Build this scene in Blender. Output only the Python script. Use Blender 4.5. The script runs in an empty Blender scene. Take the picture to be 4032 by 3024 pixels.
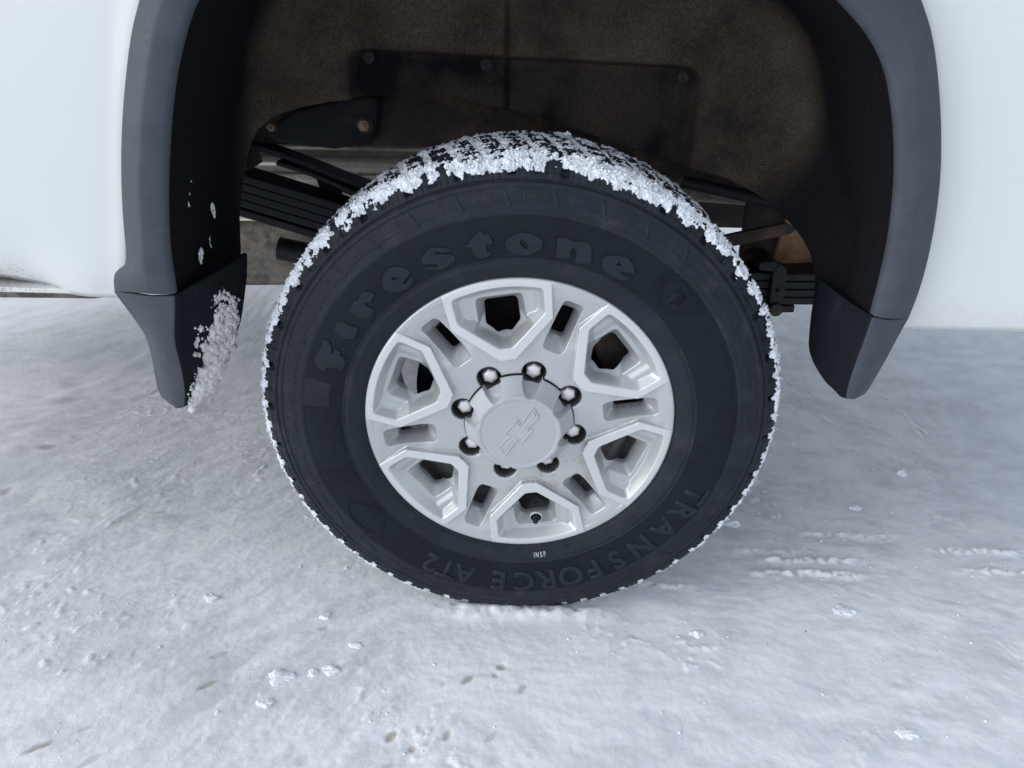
import bpy, bmesh, math, random
import numpy as np
from mathutils import Vector, Matrix
from mathutils.geometry import tessellate_polygon

S = bpy.context.scene
C = S.collection
R = math.radians
HZ = 0.402                       # hub height above the ground

# ------------------------------------------------------------------ camera
cam = bpy.data.cameras.new("camera"); co = bpy.data.objects.new("camera", cam); C.objects.link(co)
yaw, pit, rol, f_px = -9.82652814e-03, 4.90221210e-01, 1.92565043e-02, 2839.47
fw = Vector((math.sin(yaw)*math.cos(pit), math.cos(yaw)*math.cos(pit), -math.sin(pit)))
rt = Vector((math.cos(yaw), -math.sin(yaw), 0)); up = rt.cross(fw)
r2 = rt*math.cos(rol) + up*math.sin(rol); u2 = -rt*math.sin(rol) + up*math.cos(rol)
M = Matrix((( r2.x, u2.x, -fw.x), (r2.y, u2.y, -fw.y), (r2.z, u2.z, -fw.z))).to_4x4()
M.translation = Vector((-2.98156190e-03, -9.85749011e-01, 6.00228013e-01+HZ))
co.matrix_world = M
cam.sensor_fit = 'HORIZONTAL'; cam.sensor_width = 36.0; cam.lens = 36.0*f_px/4032
cam.clip_start = 0.02; cam.clip_end = 600
S.camera = co

# ------------------------------------------------------------------ light
SUN_EL, SUN_ROT = 27.0, -104.0    # low veiled sun from the left, in front of the truck's flank
w = bpy.data.worlds.new("World"); S.world = w; w.use_nodes = True
nt = w.node_tree; nt.nodes.clear()
sky = nt.nodes.new('ShaderNodeTexSky'); sky.sky_type = 'NISHITA'; sky.sun_disc = False
sky.sun_elevation = R(SUN_EL); sky.sun_rotation = R(SUN_ROT)
sky.air_density = 1.0; sky.dust_density = 1.0; sky.ozone_density = 1.0
hs = nt.nodes.new('ShaderNodeHueSaturation'); hs.inputs['Saturation'].default_value = 0.36
bg = nt.nodes.new('ShaderNodeBackground'); bg.inputs['Strength'].default_value = 0.15
wo = nt.nodes.new('ShaderNodeOutputWorld')
tint = nt.nodes.new('ShaderNodeMix'); tint.data_type = 'RGBA'; tint.blend_type = 'MULTIPLY'; tint.inputs[0].default_value = 1.0
tint.inputs[7].default_value = (.955, .985, 1.025, 1)      # cool overcast cloud
nt.links.new(sky.outputs[0], hs.inputs['Color']); nt.links.new(hs.outputs[0], tint.inputs[6]); nt.links.new(tint.outputs[2], bg.inputs[0]); nt.links.new(bg.outputs[0], wo.inputs[0])
sl = bpy.data.lights.new("sun", 'SUN'); sl.energy = 0.62; sl.angle = R(70); sl.color = (1.0, 0.995, 0.985)
so = bpy.data.objects.new("sun", sl); C.objects.link(so)
sd = Vector((math.sin(R(SUN_ROT))*math.cos(R(SUN_EL)), math.cos(R(SUN_ROT))*math.cos(R(SUN_EL)), math.sin(R(SUN_EL))))
so.rotation_euler = sd.to_track_quat('Z', 'Y').to_euler(); so.location = sd*6
S.view_settings.view_transform = 'Standard'; S.view_settings.look = 'None'
S.view_settings.gamma = 1; S.view_settings.use_curve_mapping = False
S.view_settings.exposure = 0.74
S.render.engine = 'CYCLES'

# ------------------------------------------------------------------ numpy noise
_rng = np.random.RandomState(7)
_P = np.tile(_rng.permutation(256), 4).astype(np.int32)
_G = _rng.normal(size=(256, 3)); _G /= np.linalg.norm(_G, axis=1)[:, None]; _G = _G.astype(np.float32); _G0, _G1, _G2 = (np.ascontiguousarray(_G[:, i]) for i in range(3))
def perlin(x, y, z):
    x, y, z = (np.asarray(a, np.float32) for a in np.broadcast_arrays(x, y, z))
    xi, yi, zi = (np.floor(a).astype(np.int32) for a in (x, y, z))
    fx, fy, fz = x-xi, y-yi, z-zi
    xi &= 255; yi &= 255; zi &= 255
    u, v, q = (a*a*a*(a*(a*6-15)+10) for a in (fx, fy, fz))
    A = [_P.take(xi+i) for i in (0, 1)]; B = {(i, j): _P.take(A[i]+yi+j)+zi for i in (0, 1) for j in (0, 1)}
    def g(i, j, k):
        h = _P.take(B[i, j]+k)
        return _G0.take(h)*(fx-i)+_G1.take(h)*(fy-j)+_G2.take(h)*(fz-k)
    l = lambda a, b, t: a+(b-a)*t
    return 1.6*l(l(l(g(0,0,0), g(1,0,0), u), l(g(0,1,0), g(1,1,0), u), v), l(l(g(0,0,1), g(1,0,1), u), l(g(0,1,1), g(1,1,1), u), v), q)
def fbm(x, y, z, o=4, lac=2.03, gain=.5):
    s = 0; a = 1.0; n = 0
    for i in range(o):
        s = s + a*perlin(x+i*17.3, y-i*9.1, z+i*5.7); n += a; a *= gain; x = x*lac; y = y*lac; z = z*lac
    return s/n
def sst(a, b, x):
    t = np.clip((x-a)/(b-a), 0, 1); return t*t*(3-2*t)
def smax(a, b, k):
    h = np.clip(0.5+0.5*(a-b)/k, 0, 1); return b+(a-b)*h+k*h*(1-h)
def smin(a, b, k): return -smax(-a, -b, k)

# ------------------------------------------------------------------ materials
def mat(name, base, rough=.6, metal=0., noise=None, bump=None, dirt=None, coat=0., spec=.5, stretch=(1,1,1), attr=None, sss=0):
    """noise=(scale, amount) value variation; bump=(scale, distance, detail); dirt=(colour, lo, hi, scale[,(axis, a, b)])"""
    m = bpy.data.materials.new(name); m.use_nodes = True
    n = m.node_tree.nodes; L = m.node_tree.links; b = n['Principled BSDF']
    b.inputs['Roughness'].default_value = rough; b.inputs['Metallic'].default_value = metal
    b.inputs['Coat Weight'].default_value = coat; b.inputs['Coat Roughness'].default_value = .08
    b.inputs['Specular IOR Level'].default_value = spec
    if sss:
        b.inputs['Subsurface Weight'].default_value = sss; b.inputs['Subsurface Radius'].default_value = (.012, .016, .02)
        b.inputs['Subsurface Scale'].default_value = 1.0
    tc = n.new('ShaderNodeTexCoord'); mp = n.new('ShaderNodeMapping'); mp.inputs['Scale'].default_value = stretch
    L.new(tc.outputs['Object'], mp.inputs[0]); V = mp.outputs[0]
    rgb = n.new('ShaderNodeRGB'); rgb.outputs[0].default_value = (*base, 1); col = rgb.outputs[0]
    def ntex(scale, detail=5, r=.6):
        t = n.new('ShaderNodeTexNoise'); t.inputs['Scale'].default_value = scale; t.inputs['Detail'].default_value = detail
        t.inputs['Roughness'].default_value = r; L.new(V, t.inputs['Vector']); return t.outputs[0]
    def ramp(src, a, b_, c=0., d=1.):
        t = n.new('ShaderNodeMapRange'); t.inputs[1].default_value = a; t.inputs[2].default_value = b_
        t.inputs[3].default_value = c; t.inputs[4].default_value = d; t.interpolation_type = 'SMOOTHSTEP'; L.new(src, t.inputs[0]); return t.outputs[0]
    def mix(fac, c1, c2, mode='MIX'):
        t = n.new('ShaderNodeMix'); t.data_type = 'RGBA'; t.blend_type = mode
        if isinstance(fac, float): t.inputs[0].default_value = fac
        else: L.new(fac, t.inputs[0])
        for s, c in ((6, c1), (7, c2)):
            if isinstance(c, tuple): t.inputs[s].default_value = (*c, 1)
            else: L.new(c, t.inputs[s])
        return t.outputs[2]
    def mul(a, c):
        t = n.new('ShaderNodeMath'); t.operation = 'MULTIPLY'; L.new(a, t.inputs[0])
        if isinstance(c, float): t.inputs[1].default_value = c
        else: L.new(c, t.inputs[1])
        return t.outputs[0]
    if noise:
        for (sc, am) in (noise if isinstance(noise, list) else [noise]):
            v = ramp(ntex(sc), .3, .7, 1-am, 1+am)
            cc = n.new('ShaderNodeCombineColor'); [L.new(v, cc.inputs[i]) for i in range(3)]
            col = mix(1.0, col, cc.outputs[0], 'MULTIPLY')
    if dirt:
        for d in (dirt if isinstance(dirt, list) else [dirt]):
            fac = ramp(ntex(d[3], 8, .65), d[1], d[2])
            if len(d) > 4:
                for (ax, a, b_) in (d[4] if isinstance(d[4], list) else [d[4]]):
                    sp = n.new('ShaderNodeSeparateXYZ'); L.new(tc.outputs['Object'], sp.inputs[0])
                    fac = mul(fac, ramp(sp.outputs[ax], a, b_))
            if len(d) > 5: fac = mul(fac, d[5])
            col = mix(fac, col, d[0])
            if metal:
                inv = ramp(fac, 0, 1, metal, 0.); L.new(inv, b.inputs['Metallic'])
    for an_, ac_ in ([] if not attr else attr if isinstance(attr, list) else [attr]):
        at = n.new('ShaderNodeAttribute'); at.attribute_name = an_
        col = mix(at.outputs['Fac'], col, ac_)
    L.new(col, b.inputs['Base Color'])
    if bump:
        prev = None
        for (sc, dist, det) in (bump if isinstance(bump, list) else [bump]):
            bn = n.new('ShaderNodeBump'); bn.inputs['Strength'].default_value = 1; bn.inputs['Distance'].default_value = dist
            L.new(ntex(sc, det), bn.inputs['Height'])
            if prev: L.new(prev, bn.inputs['Normal'])
            prev = bn.outputs[0]
        L.new(prev, b.inputs['Normal'])
    m['nodes_ready'] = True
    return m

BROWN = (.095, .068, .048)
SNOWM = mat('packed_snow', (.735, .755, .78), .58, noise=[(3., .07), (24., .06)], bump=[(60, .0016, 6), (300, .0005, 4)],
            attr=[('loose', (.89, .905, .925)), ('stain', (.42, .37, .30))], spec=.35)
SNOWT = mat('clinging_snow', (.84, .87, .91), .8, noise=(60., .08), bump=[(350, .0010, 4)], spec=.3)
SNOWD = mat('slushy_snow', (.80, .775, .76), .7, noise=(40., .12), bump=[(260, .002, 4)], dirt=((.55,.47,.40), .5, .8, 18.))
PAINT = mat('white_paint', (.71, .73, .732), .28, coat=.6,
            dirt=[((.60,.55,.46), .35, .85, 30., [(2, .665, .585)], .55), ((.38,.31,.24), .50, .64, 150., [(2, .675, .625), (0, -.64, -.76)], .7), ((.45,.42,.38), .70, .76, 120., (2, .8, .6), .8)], attr=('grime', (.40,.345,.275)))
PLAST = mat('grey_plastic', (.056, .066, .082), .6, spec=.3, noise=(30., .10), bump=[(900, .0002, 2)],
            dirt=[((.11,.12,.135), .60, .85, 55.), ((.11,.12,.135), .66, .78, 220.)])
FLAPM = mat('black_plastic', (.0075, .0095, .0135), .62, spec=.15, noise=(20., .2), dirt=[((.030,.034,.040), .58, .80, 24.), ((.13,.14,.155), .68, .78, 90.)], stretch=(1, 1, .35))
LINER = mat('felt_liner', (.018, .019, .024), .95, noise=[(40., .35)], bump=[(90, .009, 6), (260, .0035, 5)], spec=.05, attr=('clean', (.0125, .0135, .017)),
            dirt=[((.150,.112,.088), .25, .62, 4., (1, .19, .28)), ((.034,.028,.024), .42, .60, 230., (1, .0, .1), .6), ((.24,.20,.16), .58, .70, 230., (1, .17, .28), .8)])
FAST = mat('dusty_fastener', (.011, .011, .013), .7, noise=(200., .2))
RUBB = mat('tyre_rubber', (.0180, .0225, .0300), .62, spec=.18, noise=[(14., .12), (90., .08)], bump=[(500, .0003, 3)],
           dirt=[((.042,.045,.054), .5, .8, 20.), ((.10,.105,.115), .66, .74, 180., (1, 1, 0), .5)][:1])
BANDM = mat('ribbed_rubber_band', (.0108, .0145, .0205), .7, spec=.14, noise=[(14., .12), (90., .08)], bump=[(500, .0003, 3)])
LETT = mat('tyre_lettering_rubber', (.0185, .0235, .0315), .62, spec=.18, noise=(60., .1), bump=[(600, .0002, 2)])
INSPM = mat('white_stamp', (.45, .5, .52), .7)
SILV = mat('silver_alloy', (.52, .535, .54), .34, metal=.45, noise=[(9., .03)],
           dirt=[((.40,.36,.31), .47, .66, 30., [(2, .04, -.05), (2, -.20, -.10), (0, -.08, .02), (0, .18, .11)], .75), ((.25,.19,.15), .57, .69, 90., [(2, .03, -.06), (2, -.20, -.08), (0, -.06, .03), (0, .18, .10)], .8), ((.45,.43,.40), .62, .76, 150., .6)][:2],
           bump=[(1400, .00006, 2)])
SILVF = mat('bright_alloy', (.66, .675, .68), .36, metal=.35, noise=[(9., .03)], dirt=[((.42,.33,.25), .62, .70, 34., (2, .05, -.18), .7)], bump=[(1400, .00005, 2)])
DUST_SHADE = mat('brake_dust_and_shade', (.075, .072, .07), .7, noise=(60., .3), spec=.3)  # brake dust, with the shade of the deep lug pockets put into the colour
CAPM = mat('cap_silver', (.45, .465, .485), .52, metal=.15, spec=.35, noise=[(12., .03)], dirt=[((.36,.33,.30), .60, .72, 70., (2, .0, -.06), .6)], bump=[(1500, .00005, 2)])
CHROM = mat('lug_chrome', (.86, .84, .82), .32, metal=.45, noise=(300., .1), bump=[(400, .0004, 2)])
BARR = mat('barrel_alloy', (.34, .36, .39), .55, metal=.4, noise=(20., .25), dirt=((.10,.09,.08), .42, .62, 12.))
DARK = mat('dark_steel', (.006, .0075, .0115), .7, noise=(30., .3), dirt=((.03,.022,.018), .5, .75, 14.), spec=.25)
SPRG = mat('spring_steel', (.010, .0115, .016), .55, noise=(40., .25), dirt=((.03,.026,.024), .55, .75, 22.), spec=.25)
RAIL = mat('rusty_frame', (.018, .0135, .012), .75, noise=(18., .3), dirt=((.10,.055,.033), .45, .75, 14.))
RUST = mat('rusty_bracket', (.30, .165, .088), .8, noise=[(14., .25), (80., .15)], dirt=((.12,.075,.05), .5, .7, 16.))
TANK = mat('dirty_tank', (.20, .175, .15), .5, metal=.35, noise=[(8., .3), (60., .2)], dirt=((.08,.065,.055), .45, .65, 22.))
MUFF = mat('aluminised_steel', (.85, .77, .66), .38, metal=.6, noise=[(7., .15), (50., .12)], dirt=((.16,.12,.09), .6, .8, 18.))
GRIT = mat('grit', (.07, .065, .06), .9)

# ------------------------------------------------------------------ object helpers
def obj(name, me, m, parent=None, smooth=True, loc=None):
    o = bpy.data.objects.new(name, me); C.objects.link(o)
    if m:
        for mm in (m if isinstance(m, list) else [m]): me.materials.append(mm)
    if smooth and len(me.polygons): me.polygons.foreach_set('use_smooth', np.ones(len(me.polygons), bool))
    if parent: o.parent = parent
    if loc: o.location = loc
    return o
def mesh_np(name, co_, quads, nv=4):
    me = bpy.data.meshes.new(name); co_ = np.ascontiguousarray(co_, np.float32); quads = np.ascontiguousarray(quads, np.int32)
    me.vertices.add(len(co_)); me.vertices.foreach_set('co', co_.ravel())
    nf = len(quads); me.loops.add(nf*nv); me.loops.foreach_set('vertex_index', quads.ravel())
    me.polygons.add(nf); me.polygons.foreach_set('loop_start', np.arange(0, nf*nv, nv, dtype=np.int32))
    me.polygons.foreach_set('loop_total', np.full(nf, nv, np.int32)); me.update(calc_edges=True); return me
def grid_quads(nu, nv_, wrap=False, flip=False):
    i = np.arange(nu if wrap else nu-1)[:, None]; j = np.arange(nv_-1)[None, :]
    i2 = (i+1) % nu
    q = np.stack([i*nv_+j, i2*nv_+j, i2*nv_+j+1, i*nv_+j+1], -1)
    if flip: q = q[..., ::-1]
    return q
def tag(o, label=None, cat=None, group=None, kind=None):
    for k, v in (('label', label), ('category', cat), ('group', group), ('kind', kind)):
        if v: o[k] = v
    return o
def empty(name, loc=(0,0,0), parent=None):
    o = bpy.data.objects.new(name, None); C.objects.link(o); o.location = loc; o.empty_display_size = .1
    if parent: o.parent = parent
    return o
def bm_obj(name, bm, m, parent=None, smooth=True, autos=None):
    me = bpy.data.meshes.new(name); bm.normal_update(); bm.to_mesh(me); bm.free()
    o = obj(name, me, m, parent, smooth)
    if autos:
        md = o.modifiers.new('b', 'BEVEL'); md.width = autos; md.segments = 2; md.limit_method = 'ANGLE'; md.angle_limit = R(35); md.harden_normals = False
    return o
def prism(name, pts, y0, y1, m, parent=None, bevel=.002, smooth=False):
    """polygon in X,Z extruded from y0 to y1"""
    bm = bmesh.new()
    a = [bm.verts.new((x, y0, z)) for x, z in pts]; b = [bm.verts.new((x, y1, z)) for x, z in pts]
    n = len(pts); bm.faces.new(a[::-1]); bm.faces.new(b)
    for i in range(n): bm.faces.new((a[i], a[(i+1) % n], b[(i+1) % n], b[i]))
    bmesh.ops.recalc_face_normals(bm, faces=bm.faces)
    return bm_obj(name, bm, m, parent, smooth, bevel)
def tube(name, p, q, r, m, parent=None, seg=24, prof=None):
    """lathe along the segment p-q; prof = [(t, radius)]"""
    p = Vector(p); q = Vector(q); d = (q-p); qn = d.to_track_quat('Z', 'Y')
    prof = prof or [(0, 0), (0, r), (1, r), (1, 0)]
    bm = bmesh.new(); rings = []
    for t, rr in prof:
        if rr == 0: rings.append([bm.verts.new(p+d*t)])
        else: rings.append([bm.verts.new(p+d*t+qn @ Vector((rr*math.cos(2*math.pi*k/seg), rr*math.sin(2*math.pi*k/seg), 0))) for k in range(seg)])
    for A, B in zip(rings, rings[1:]):
        for k in range(seg):
            k2 = (k+1) % seg
            if len(A) == 1 and len(B) == 1: continue
            if len(A) == 1: bm.faces.new((A[0], B[k], B[k2]))
            elif len(B) == 1: bm.faces.new((A[k], B[0], A[k2]))
            else: bm.faces.new((A[k], B[k], B[k2], A[k2]))
    bmesh.ops.recalc_face_normals(bm, faces=bm.faces)
    o = bm_obj(name, bm, m, parent, True)
    o.data.polygons.foreach_set('use_smooth', [True]*len(o.data.polygons))
    try: o.data.set_sharp_from_angle(angle=R(40))
    except Exception: pass
    return o
def resample(pts, n, it=2):
    p = np.array(pts, float)
    for _ in range(it):                                     # Chaikin rounding
        a = p[:-1]*.75+p[1:]*.25; b = p[:-1]*.25+p[1:]*.75
        p = np.concatenate([p[:1], np.stack([a, b], 1).reshape(-1, p.shape[1]), p[-1:]])
    s = np.concatenate([[0], np.cumsum(np.linalg.norm(np.diff(p, axis=0), axis=1))])
    t = np.linspace(0, s[-1], n)
    return np.stack([np.interp(t, s, p[:, k]) for k in range(p.shape[1])], 1)

# ------------------------------------------------------------------ ground
def axis(lo, hi, st, far, g=1.075):
    c = list(np.arange(lo, hi, st)); s = st; x = c[-1]; o = []
    while x < far: s *= g; x += s; o.append(x)
    s = st; x = c[0]; o2 = []
    while x > -far: s *= g; x -= s; o2.append(x)
    return np.array(o2[::-1]+c+o)
gx = axis(-1.05, 1.1, .0031, 160); gy = axis(-.36, .72, .0031, 160)
GX, GY = np.meshgrid(gx, gy, indexing='ij')
def ground_h(X, Y):
    # big soft undulation, trodden lumps, wind-streaked crust
    h = .010*fbm(X*1.6, Y*1.6, 0*X+3.1, 3)
    an = np.radians(-8+44*sst(.15, -.65, X)+10*sst(.5, 1.0, Y))       # drift of the streaks turns towards the left
    c_, s_ = np.cos(an), np.sin(an)
    P = X*c_+Y*s_; Q = -X*s_+Y*c_
    wx = P+.035*fbm(X*5, Y*5, 0*X+9, 2); wy = Q+.035*fbm(X*5, Y*5, 0*X+1, 2)
    m = sst(-.15, .35, fbm(X*2.6, Y*2.6, 0*X+21., 3))
    h = h+.0040*m*fbm(wx*15, wy*28, 0*X+5, 3)
    h = h+.0028*fbm(wx*7, wy*15, 0*X+15, 3)
    l = fbm(wx*36, wy*44, 0*X+7.7, 3); ptc = sst(-.05, .35, fbm(X*3.2+4, Y*3.2, 0*X+2.2, 2))
    h = h+.0022*(sst(.16, .5, l))*ptc
    h = h+.0006*fbm(X*90, Y*90, 0*X+2., 2)
    # loose white snow lying on the greyer packed ice, in streaks and patches
    big = fbm(X*2.2+5, Y*2.8, 0*X+31, 3); mid = fbm(wx*9, wy*21, 0*X+51, 4); fin = fbm(wx*42, wy*62, 0*X+61, 2)
    lo = sst(-.50, .50, mid*1.1+big*.7+fin*.32+.5*sst(.16, .5, l)*ptc)
    h = h+.0010*lo*(1+.6*fin)
    return h, lo
RID = [((.50, .70), .155, .006), ((.47, .69), .115, .006), ((.86, 1.05), .195, .006), ((.44, .60), .18, .003), ((.88, 1.06), .135, .004), ((.20, .34), .075, .004), ((.60, .80), .235, .003)]
GZ, LO = ground_h(GX, GY)
for (x0, x1), y, a in RID:                                 # tread-print ridges right of the tyre
    wv = .008*fbm(GX*9, GX*0+y*30, GX*0, 3)
    rg = np.exp(-((GY-y+wv)/.0085)**2)*sst(x0-.02, x0+.03, GX)*(1-sst(x1-.03, x1+.03, GX))
    nn_ = fbm(GX*60, GY*60, GX*0+4, 3); rg = rg*sst(-.5, .25, nn_+.3*fbm(GX*14, GY*0, GX*0+y*9, 2))
    GZ = GZ+a*1.15*rg*(1+.9*nn_); LO = np.maximum(LO, np.minimum(1, rg*1.5))
dd = np.hypot(np.maximum(np.abs(GX)-.10, 0), GY-.13)       # pressed flat under the tyre, a little bank around it
flat = 1-sst(.10, .24, dd); GZ = GZ*(1-.8*flat)+.001*flat
GZ += .009*np.exp(-((GY+.005)/.018)**2)*(1-sst(.10, .22, np.abs(GX-.02)))*(1+fbm(GX*40, GY*40, GX*0, 3))
far = sst(2., 14., np.hypot(GX, GY)); GZ = GZ*(1-far)-.0*far
STAINS = []
def st(x, y, a, b, ang, s=1.): STAINS.append((x, y, a, b, ang, s))
for q in [(-.707,-.300,.022,.006,35,.9),(-.655,-.268,.010,.004,30,.4),(-.5,-.182,.018,.006,40,.8),(-.505,-.12,.017,.006,30,.5),
          (-.185,-.266,.011,.007,55,1.),(-.10,-.262,.010,.006,65,.8),(-.150,-.285,.007,.006,0,.8),(-.20,-.23,.008,.007,80,.4),
          (-.075,-.160,.014,.007,45,.9),(-.02,-.132,.009,.006,0,.8),(-.03,-.15,.006,.005,0,.6),(.015,-.175,.012,.006,60,.7),(-.115,-.17,.006,.005,0,.4),
          (-.03,-.262,.014,.005,50,.4),(-.31,-.31,.010,.009,0,.35),(-.18,-.316,.011,.008,20,.5),(-1.17,.50,.022,.014,10,.8),(-1.16,.32,.012,.016,0,.8),(-1.26,.20,.018,.018,0,.7),(-1.24,.74,.05,.02,20,.4),
          (-.52,-.17,.03,.02,30,.25),(.21,-.055,.012,.007,0,.4),(-.62,-.32,.02,.006,40,.5),(-.34,-.055,.01,.006,20,.5),(-.02,-.30,.012,.008,0,.3),(.03,-.29,.008,.006,0,.35)]: st(*q)
SM = np.zeros_like(GX)
near = (np.abs(GX) < 1.6) & (GY < 1.3)
gxn, gyn = GX[near], GY[near]
wob = .35*fbm(gxn*70, gyn*70, gxn*0, 3)
sm = np.zeros_like(gxn); pit = np.zeros_like(gxn)
for (x, y, a, b, an, s) in STAINS:
    c, s_ = math.cos(R(an)), math.sin(R(an)); dx = gxn-x; dy = gyn-y
    d = np.sqrt(((dx*c+dy*s_)/a)**2+((-dx*s_+dy*c)/b)**2)+wob
    k = (1-sst(.55, 1.25, d))*s; sm = np.maximum(sm, k); pit = np.maximum(pit, k)
SM[near] = sm*.8; tmp = GZ[near]; tmp -= pit*.003; GZ[near] = tmp
me = mesh_np('ground', np.stack([GX, GY, GZ], -1).reshape(-1, 3), grid_quads(len(gx), len(gy)).reshape(-1, 4))
a_ = me.attributes.new('stain', 'FLOAT', 'POINT'); a_.data.foreach_set('value', SM.astype(np.float32).ravel())
la_ = me.attributes.new('loose', 'FLOAT', 'POINT'); la_.data.foreach_set('value', LO.astype(np.float32).ravel())
ground = tag(obj('ground', me, SNOWM), 'packed rutted snow covering the ground', kind='structure')
def gh(x, y):
    i = min(max(np.searchsorted(gx, x), 0), len(gx)-1); j = min(max(np.searchsorted(gy, y), 0), len(gy)-1); return float(GZ[i, j])

# ------------------------------------------------------------------ TRUCK
truck = tag(empty('pickup_truck', (0, 0, 0)), 'white pickup truck parked on packed snow, its rear wheel filling the view', 'pickup truck')
# arch outlines (X, Z) at their own depths
OUT = [(-.578,.631),(-.576,.645),(-.571,.658),(-.551,.667),(-.546,.69),(-.541,.728),(-.532,.777),(-.518,.836),(-.501,.892),(-.479,.954),(-.459,.994),(-.43,1.045),(-.39,1.09),(-.33,1.125),(-.25,1.14),(0,1.148),(.22,1.145),(.31,1.13),(.37,1.10),(.42,1.055),(.452,1.009),(.474,.976),(.498,.921),(.520,.857),(.535,.80),(.546,.727),(.549,.662),(.545,.617)]
CRE = [(-.521,.634),(-.519,.65),(-.517,.677),(-.507,.734),(-.499,.783),(-.484,.84),(-.468,.894),(-.444,.956),(-.425,.994),(-.395,1.04),(-.355,1.075),(-.31,1.10),(-.24,1.115),(0,1.122),(.20,1.118),(.28,1.105),(.34,1.075),(.38,1.045),(.413,1.009),(.438,.976),(.463,.922),(.485,.86),(.498,.804),(.511,.732),(.513,.668),(.509,.622)]
INN = [(-.485,.632),(-.483,.66),(-.482,.689),(-.472,.752),(-.458,.812),(-.443,.868),(-.425,.921),(-.404,.966),(-.387,.995),(-.355,1.03),(-.315,1.06),(-.27,1.078),(-.2,1.088),(0,1.092),(.17,1.088),(.25,1.075),(.31,1.045),(.352,1.008),(.395,.975),(.426,.936),(.448,.885),(.461,.845),(.472,.802),(.482,.742),(.486,.679),(.486,.624)]
NA = 220
O_, C_, I_ = (resample(p, NA, 2) for p in (OUT, CRE, INN))
# align by height on the legs: resample crease and inner at the nearest matching fraction
def loft(rows, name, m, parent, flip=False):
    A = np.stack(rows, 1)           # (n, k, 3)
    n, k = A.shape[:2]
    return obj(name, mesh_np(name, A.reshape(-1, 3), grid_quads(n, k, flip=flip).reshape(-1, 4)), m, parent)
def v3(P, y): return np.stack([P[:, 0], np.full(len(P), y) if np.isscalar(y) else y, P[:, 1]], 1)
lerp = lambda a, b, t: a+(b-a)*t
rows = [v3(O_, -.006), v3(lerp(O_, C_, .01), -.030), v3(lerp(O_, C_, .06), -.0385), v3(lerp(O_, C_, .14), -.042), v3(lerp(O_, C_, .88), -.0535), v3(C_, -.0555),
        v3(lerp(C_, I_, .12), -.0565), v3(lerp(C_, I_, .78), -.0535), v3(lerp(C_, I_, .92), -.0515), v3(I_, -.046), v3(lerp(C_, I_, 1.03), -.042), v3(lerp(C_, I_, .98), -.038)]
fl = loft(rows, 'wheel_arch_moulding', PLAST, truck, flip=True)

# body side: strip from under the moulding out to the panel edges
B_ = resample([(-.572, .606)]+[(x, z) for x, z in OUT[5:-2]]+[(.549,.64),(.545,.586)], NA, 1)
ax = B_[:, 0]; az = B_[:, 1]
T_ = np.empty_like(B_)
k1 = int(np.argmax(az > 1.0)); k2 = NA-1-int(np.argmax(az[::-1] > 1.0))
for i in range(NA):
    if i <= k1: T_[i] = (-1.9, .606+(1.75-.606)*(az[i]-az[0])/(az[k1]-az[0]))
    elif i >= k2: T_[i] = (1.5, .580+(1.75-.580)*(az[i]-az[-1])/(az[k2]-az[-1]))
    else: T_[i] = (-1.9+3.4*(i-k1)/(k2-k1), 1.75)
ss = np.concatenate([np.linspace(0, .12, 24), np.linspace(.13, 1, 36)])
P = B_[:, None, :]+(T_-B_)[:, None, :]*ss[None, :, None]
# panel crown and tuck-under at the sill; far to the left the sill rises a little
bz = P[..., 1]; bx = P[..., 0]
sill = np.where(bx < 0, .606, .583)
rise = .018*sst(-.66, -.80, bx)
bz2 = bz+rise*(1-sst(.60, .75, bz))
tk = np.clip((sill+.055-bz)/.055, 0, 1)
tkL = np.clip((sill+.12-bz)/.12, 0, 1)*sst(-.60, -.72, bx)
yb = -.014+.010*tk**2.2+.03*tkL**2-.02*((bz-1.1)/.8)**2*(bz > 1.1)
dd_ = ss[None, :]*np.linalg.norm(T_-B_, axis=1)[:, None]
yb = yb-.004*(1-sst(.0, .035, dd_))                         # slight raised flange under the moulding
co_ = np.stack([bx, yb, bz2], -1)
bme = mesh_np('body_side', co_.reshape(-1, 3), grid_quads(NA, len(ss)).reshape(-1, 4))
gr_ = (1-sst(.0035, .012, dd_))*(.35+.35*fbm(bx*30, bz*30, bx*0, 3))+.10*(1-sst(.0, .05, dd_))
ga = bme.attributes.new('grime', 'FLOAT', 'POINT'); ga.data.foreach_set('value', np.clip(gr_, 0, 1).astype(np.float32).ravel())
body = obj('body_side', bme, PAINT, truck)
md = body.modifiers.new('t', 'SOLIDIFY'); md.thickness = .003; md.offset = 1 if False else -1
# sill return flange, left and right
prism('sill_flange', [(-1.9,.612),(-1.9,.622),(-.585,.614),(-.585,.607)], .004, .05, PAINT, truck, .001)
prism('sill_flange', [(.56,.587),(.56,.594),(1.5,.588),(1.5,.581)], .004, .05, PAINT, truck, .001)
# bed floor, tailgate end, cab-side and far-side panels close the body from above
prism('bed_floor', [(-1.9, 1.16),(1.5, 1.16),(1.5, 1.20),(-1.9, 1.20)], .01, 1.98, DARK, truck, 0)
prism('far_body_side', [(-1.9, .60),(-.55,.60),(-.50,.95),(-.3,1.1),(.3,1.1),(.5,.95),(.55,.59),(1.5,.58),(1.5,1.75),(-1.9,1.75)], 1.96, 1.99, PAINT, truck, 0)
prism('cab_back', [(-1.9,.62),(-1.86,.62),(-1.86,2.0),(-1.9,2.0)], .02, 1.96, PAINT, truck, 0)
prism('tailgate', [(1.46,.95),(1.5,.95),(1.5,1.75),(1.46,1.75)], .02, 1.96, PAINT, truck, 0)

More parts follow.
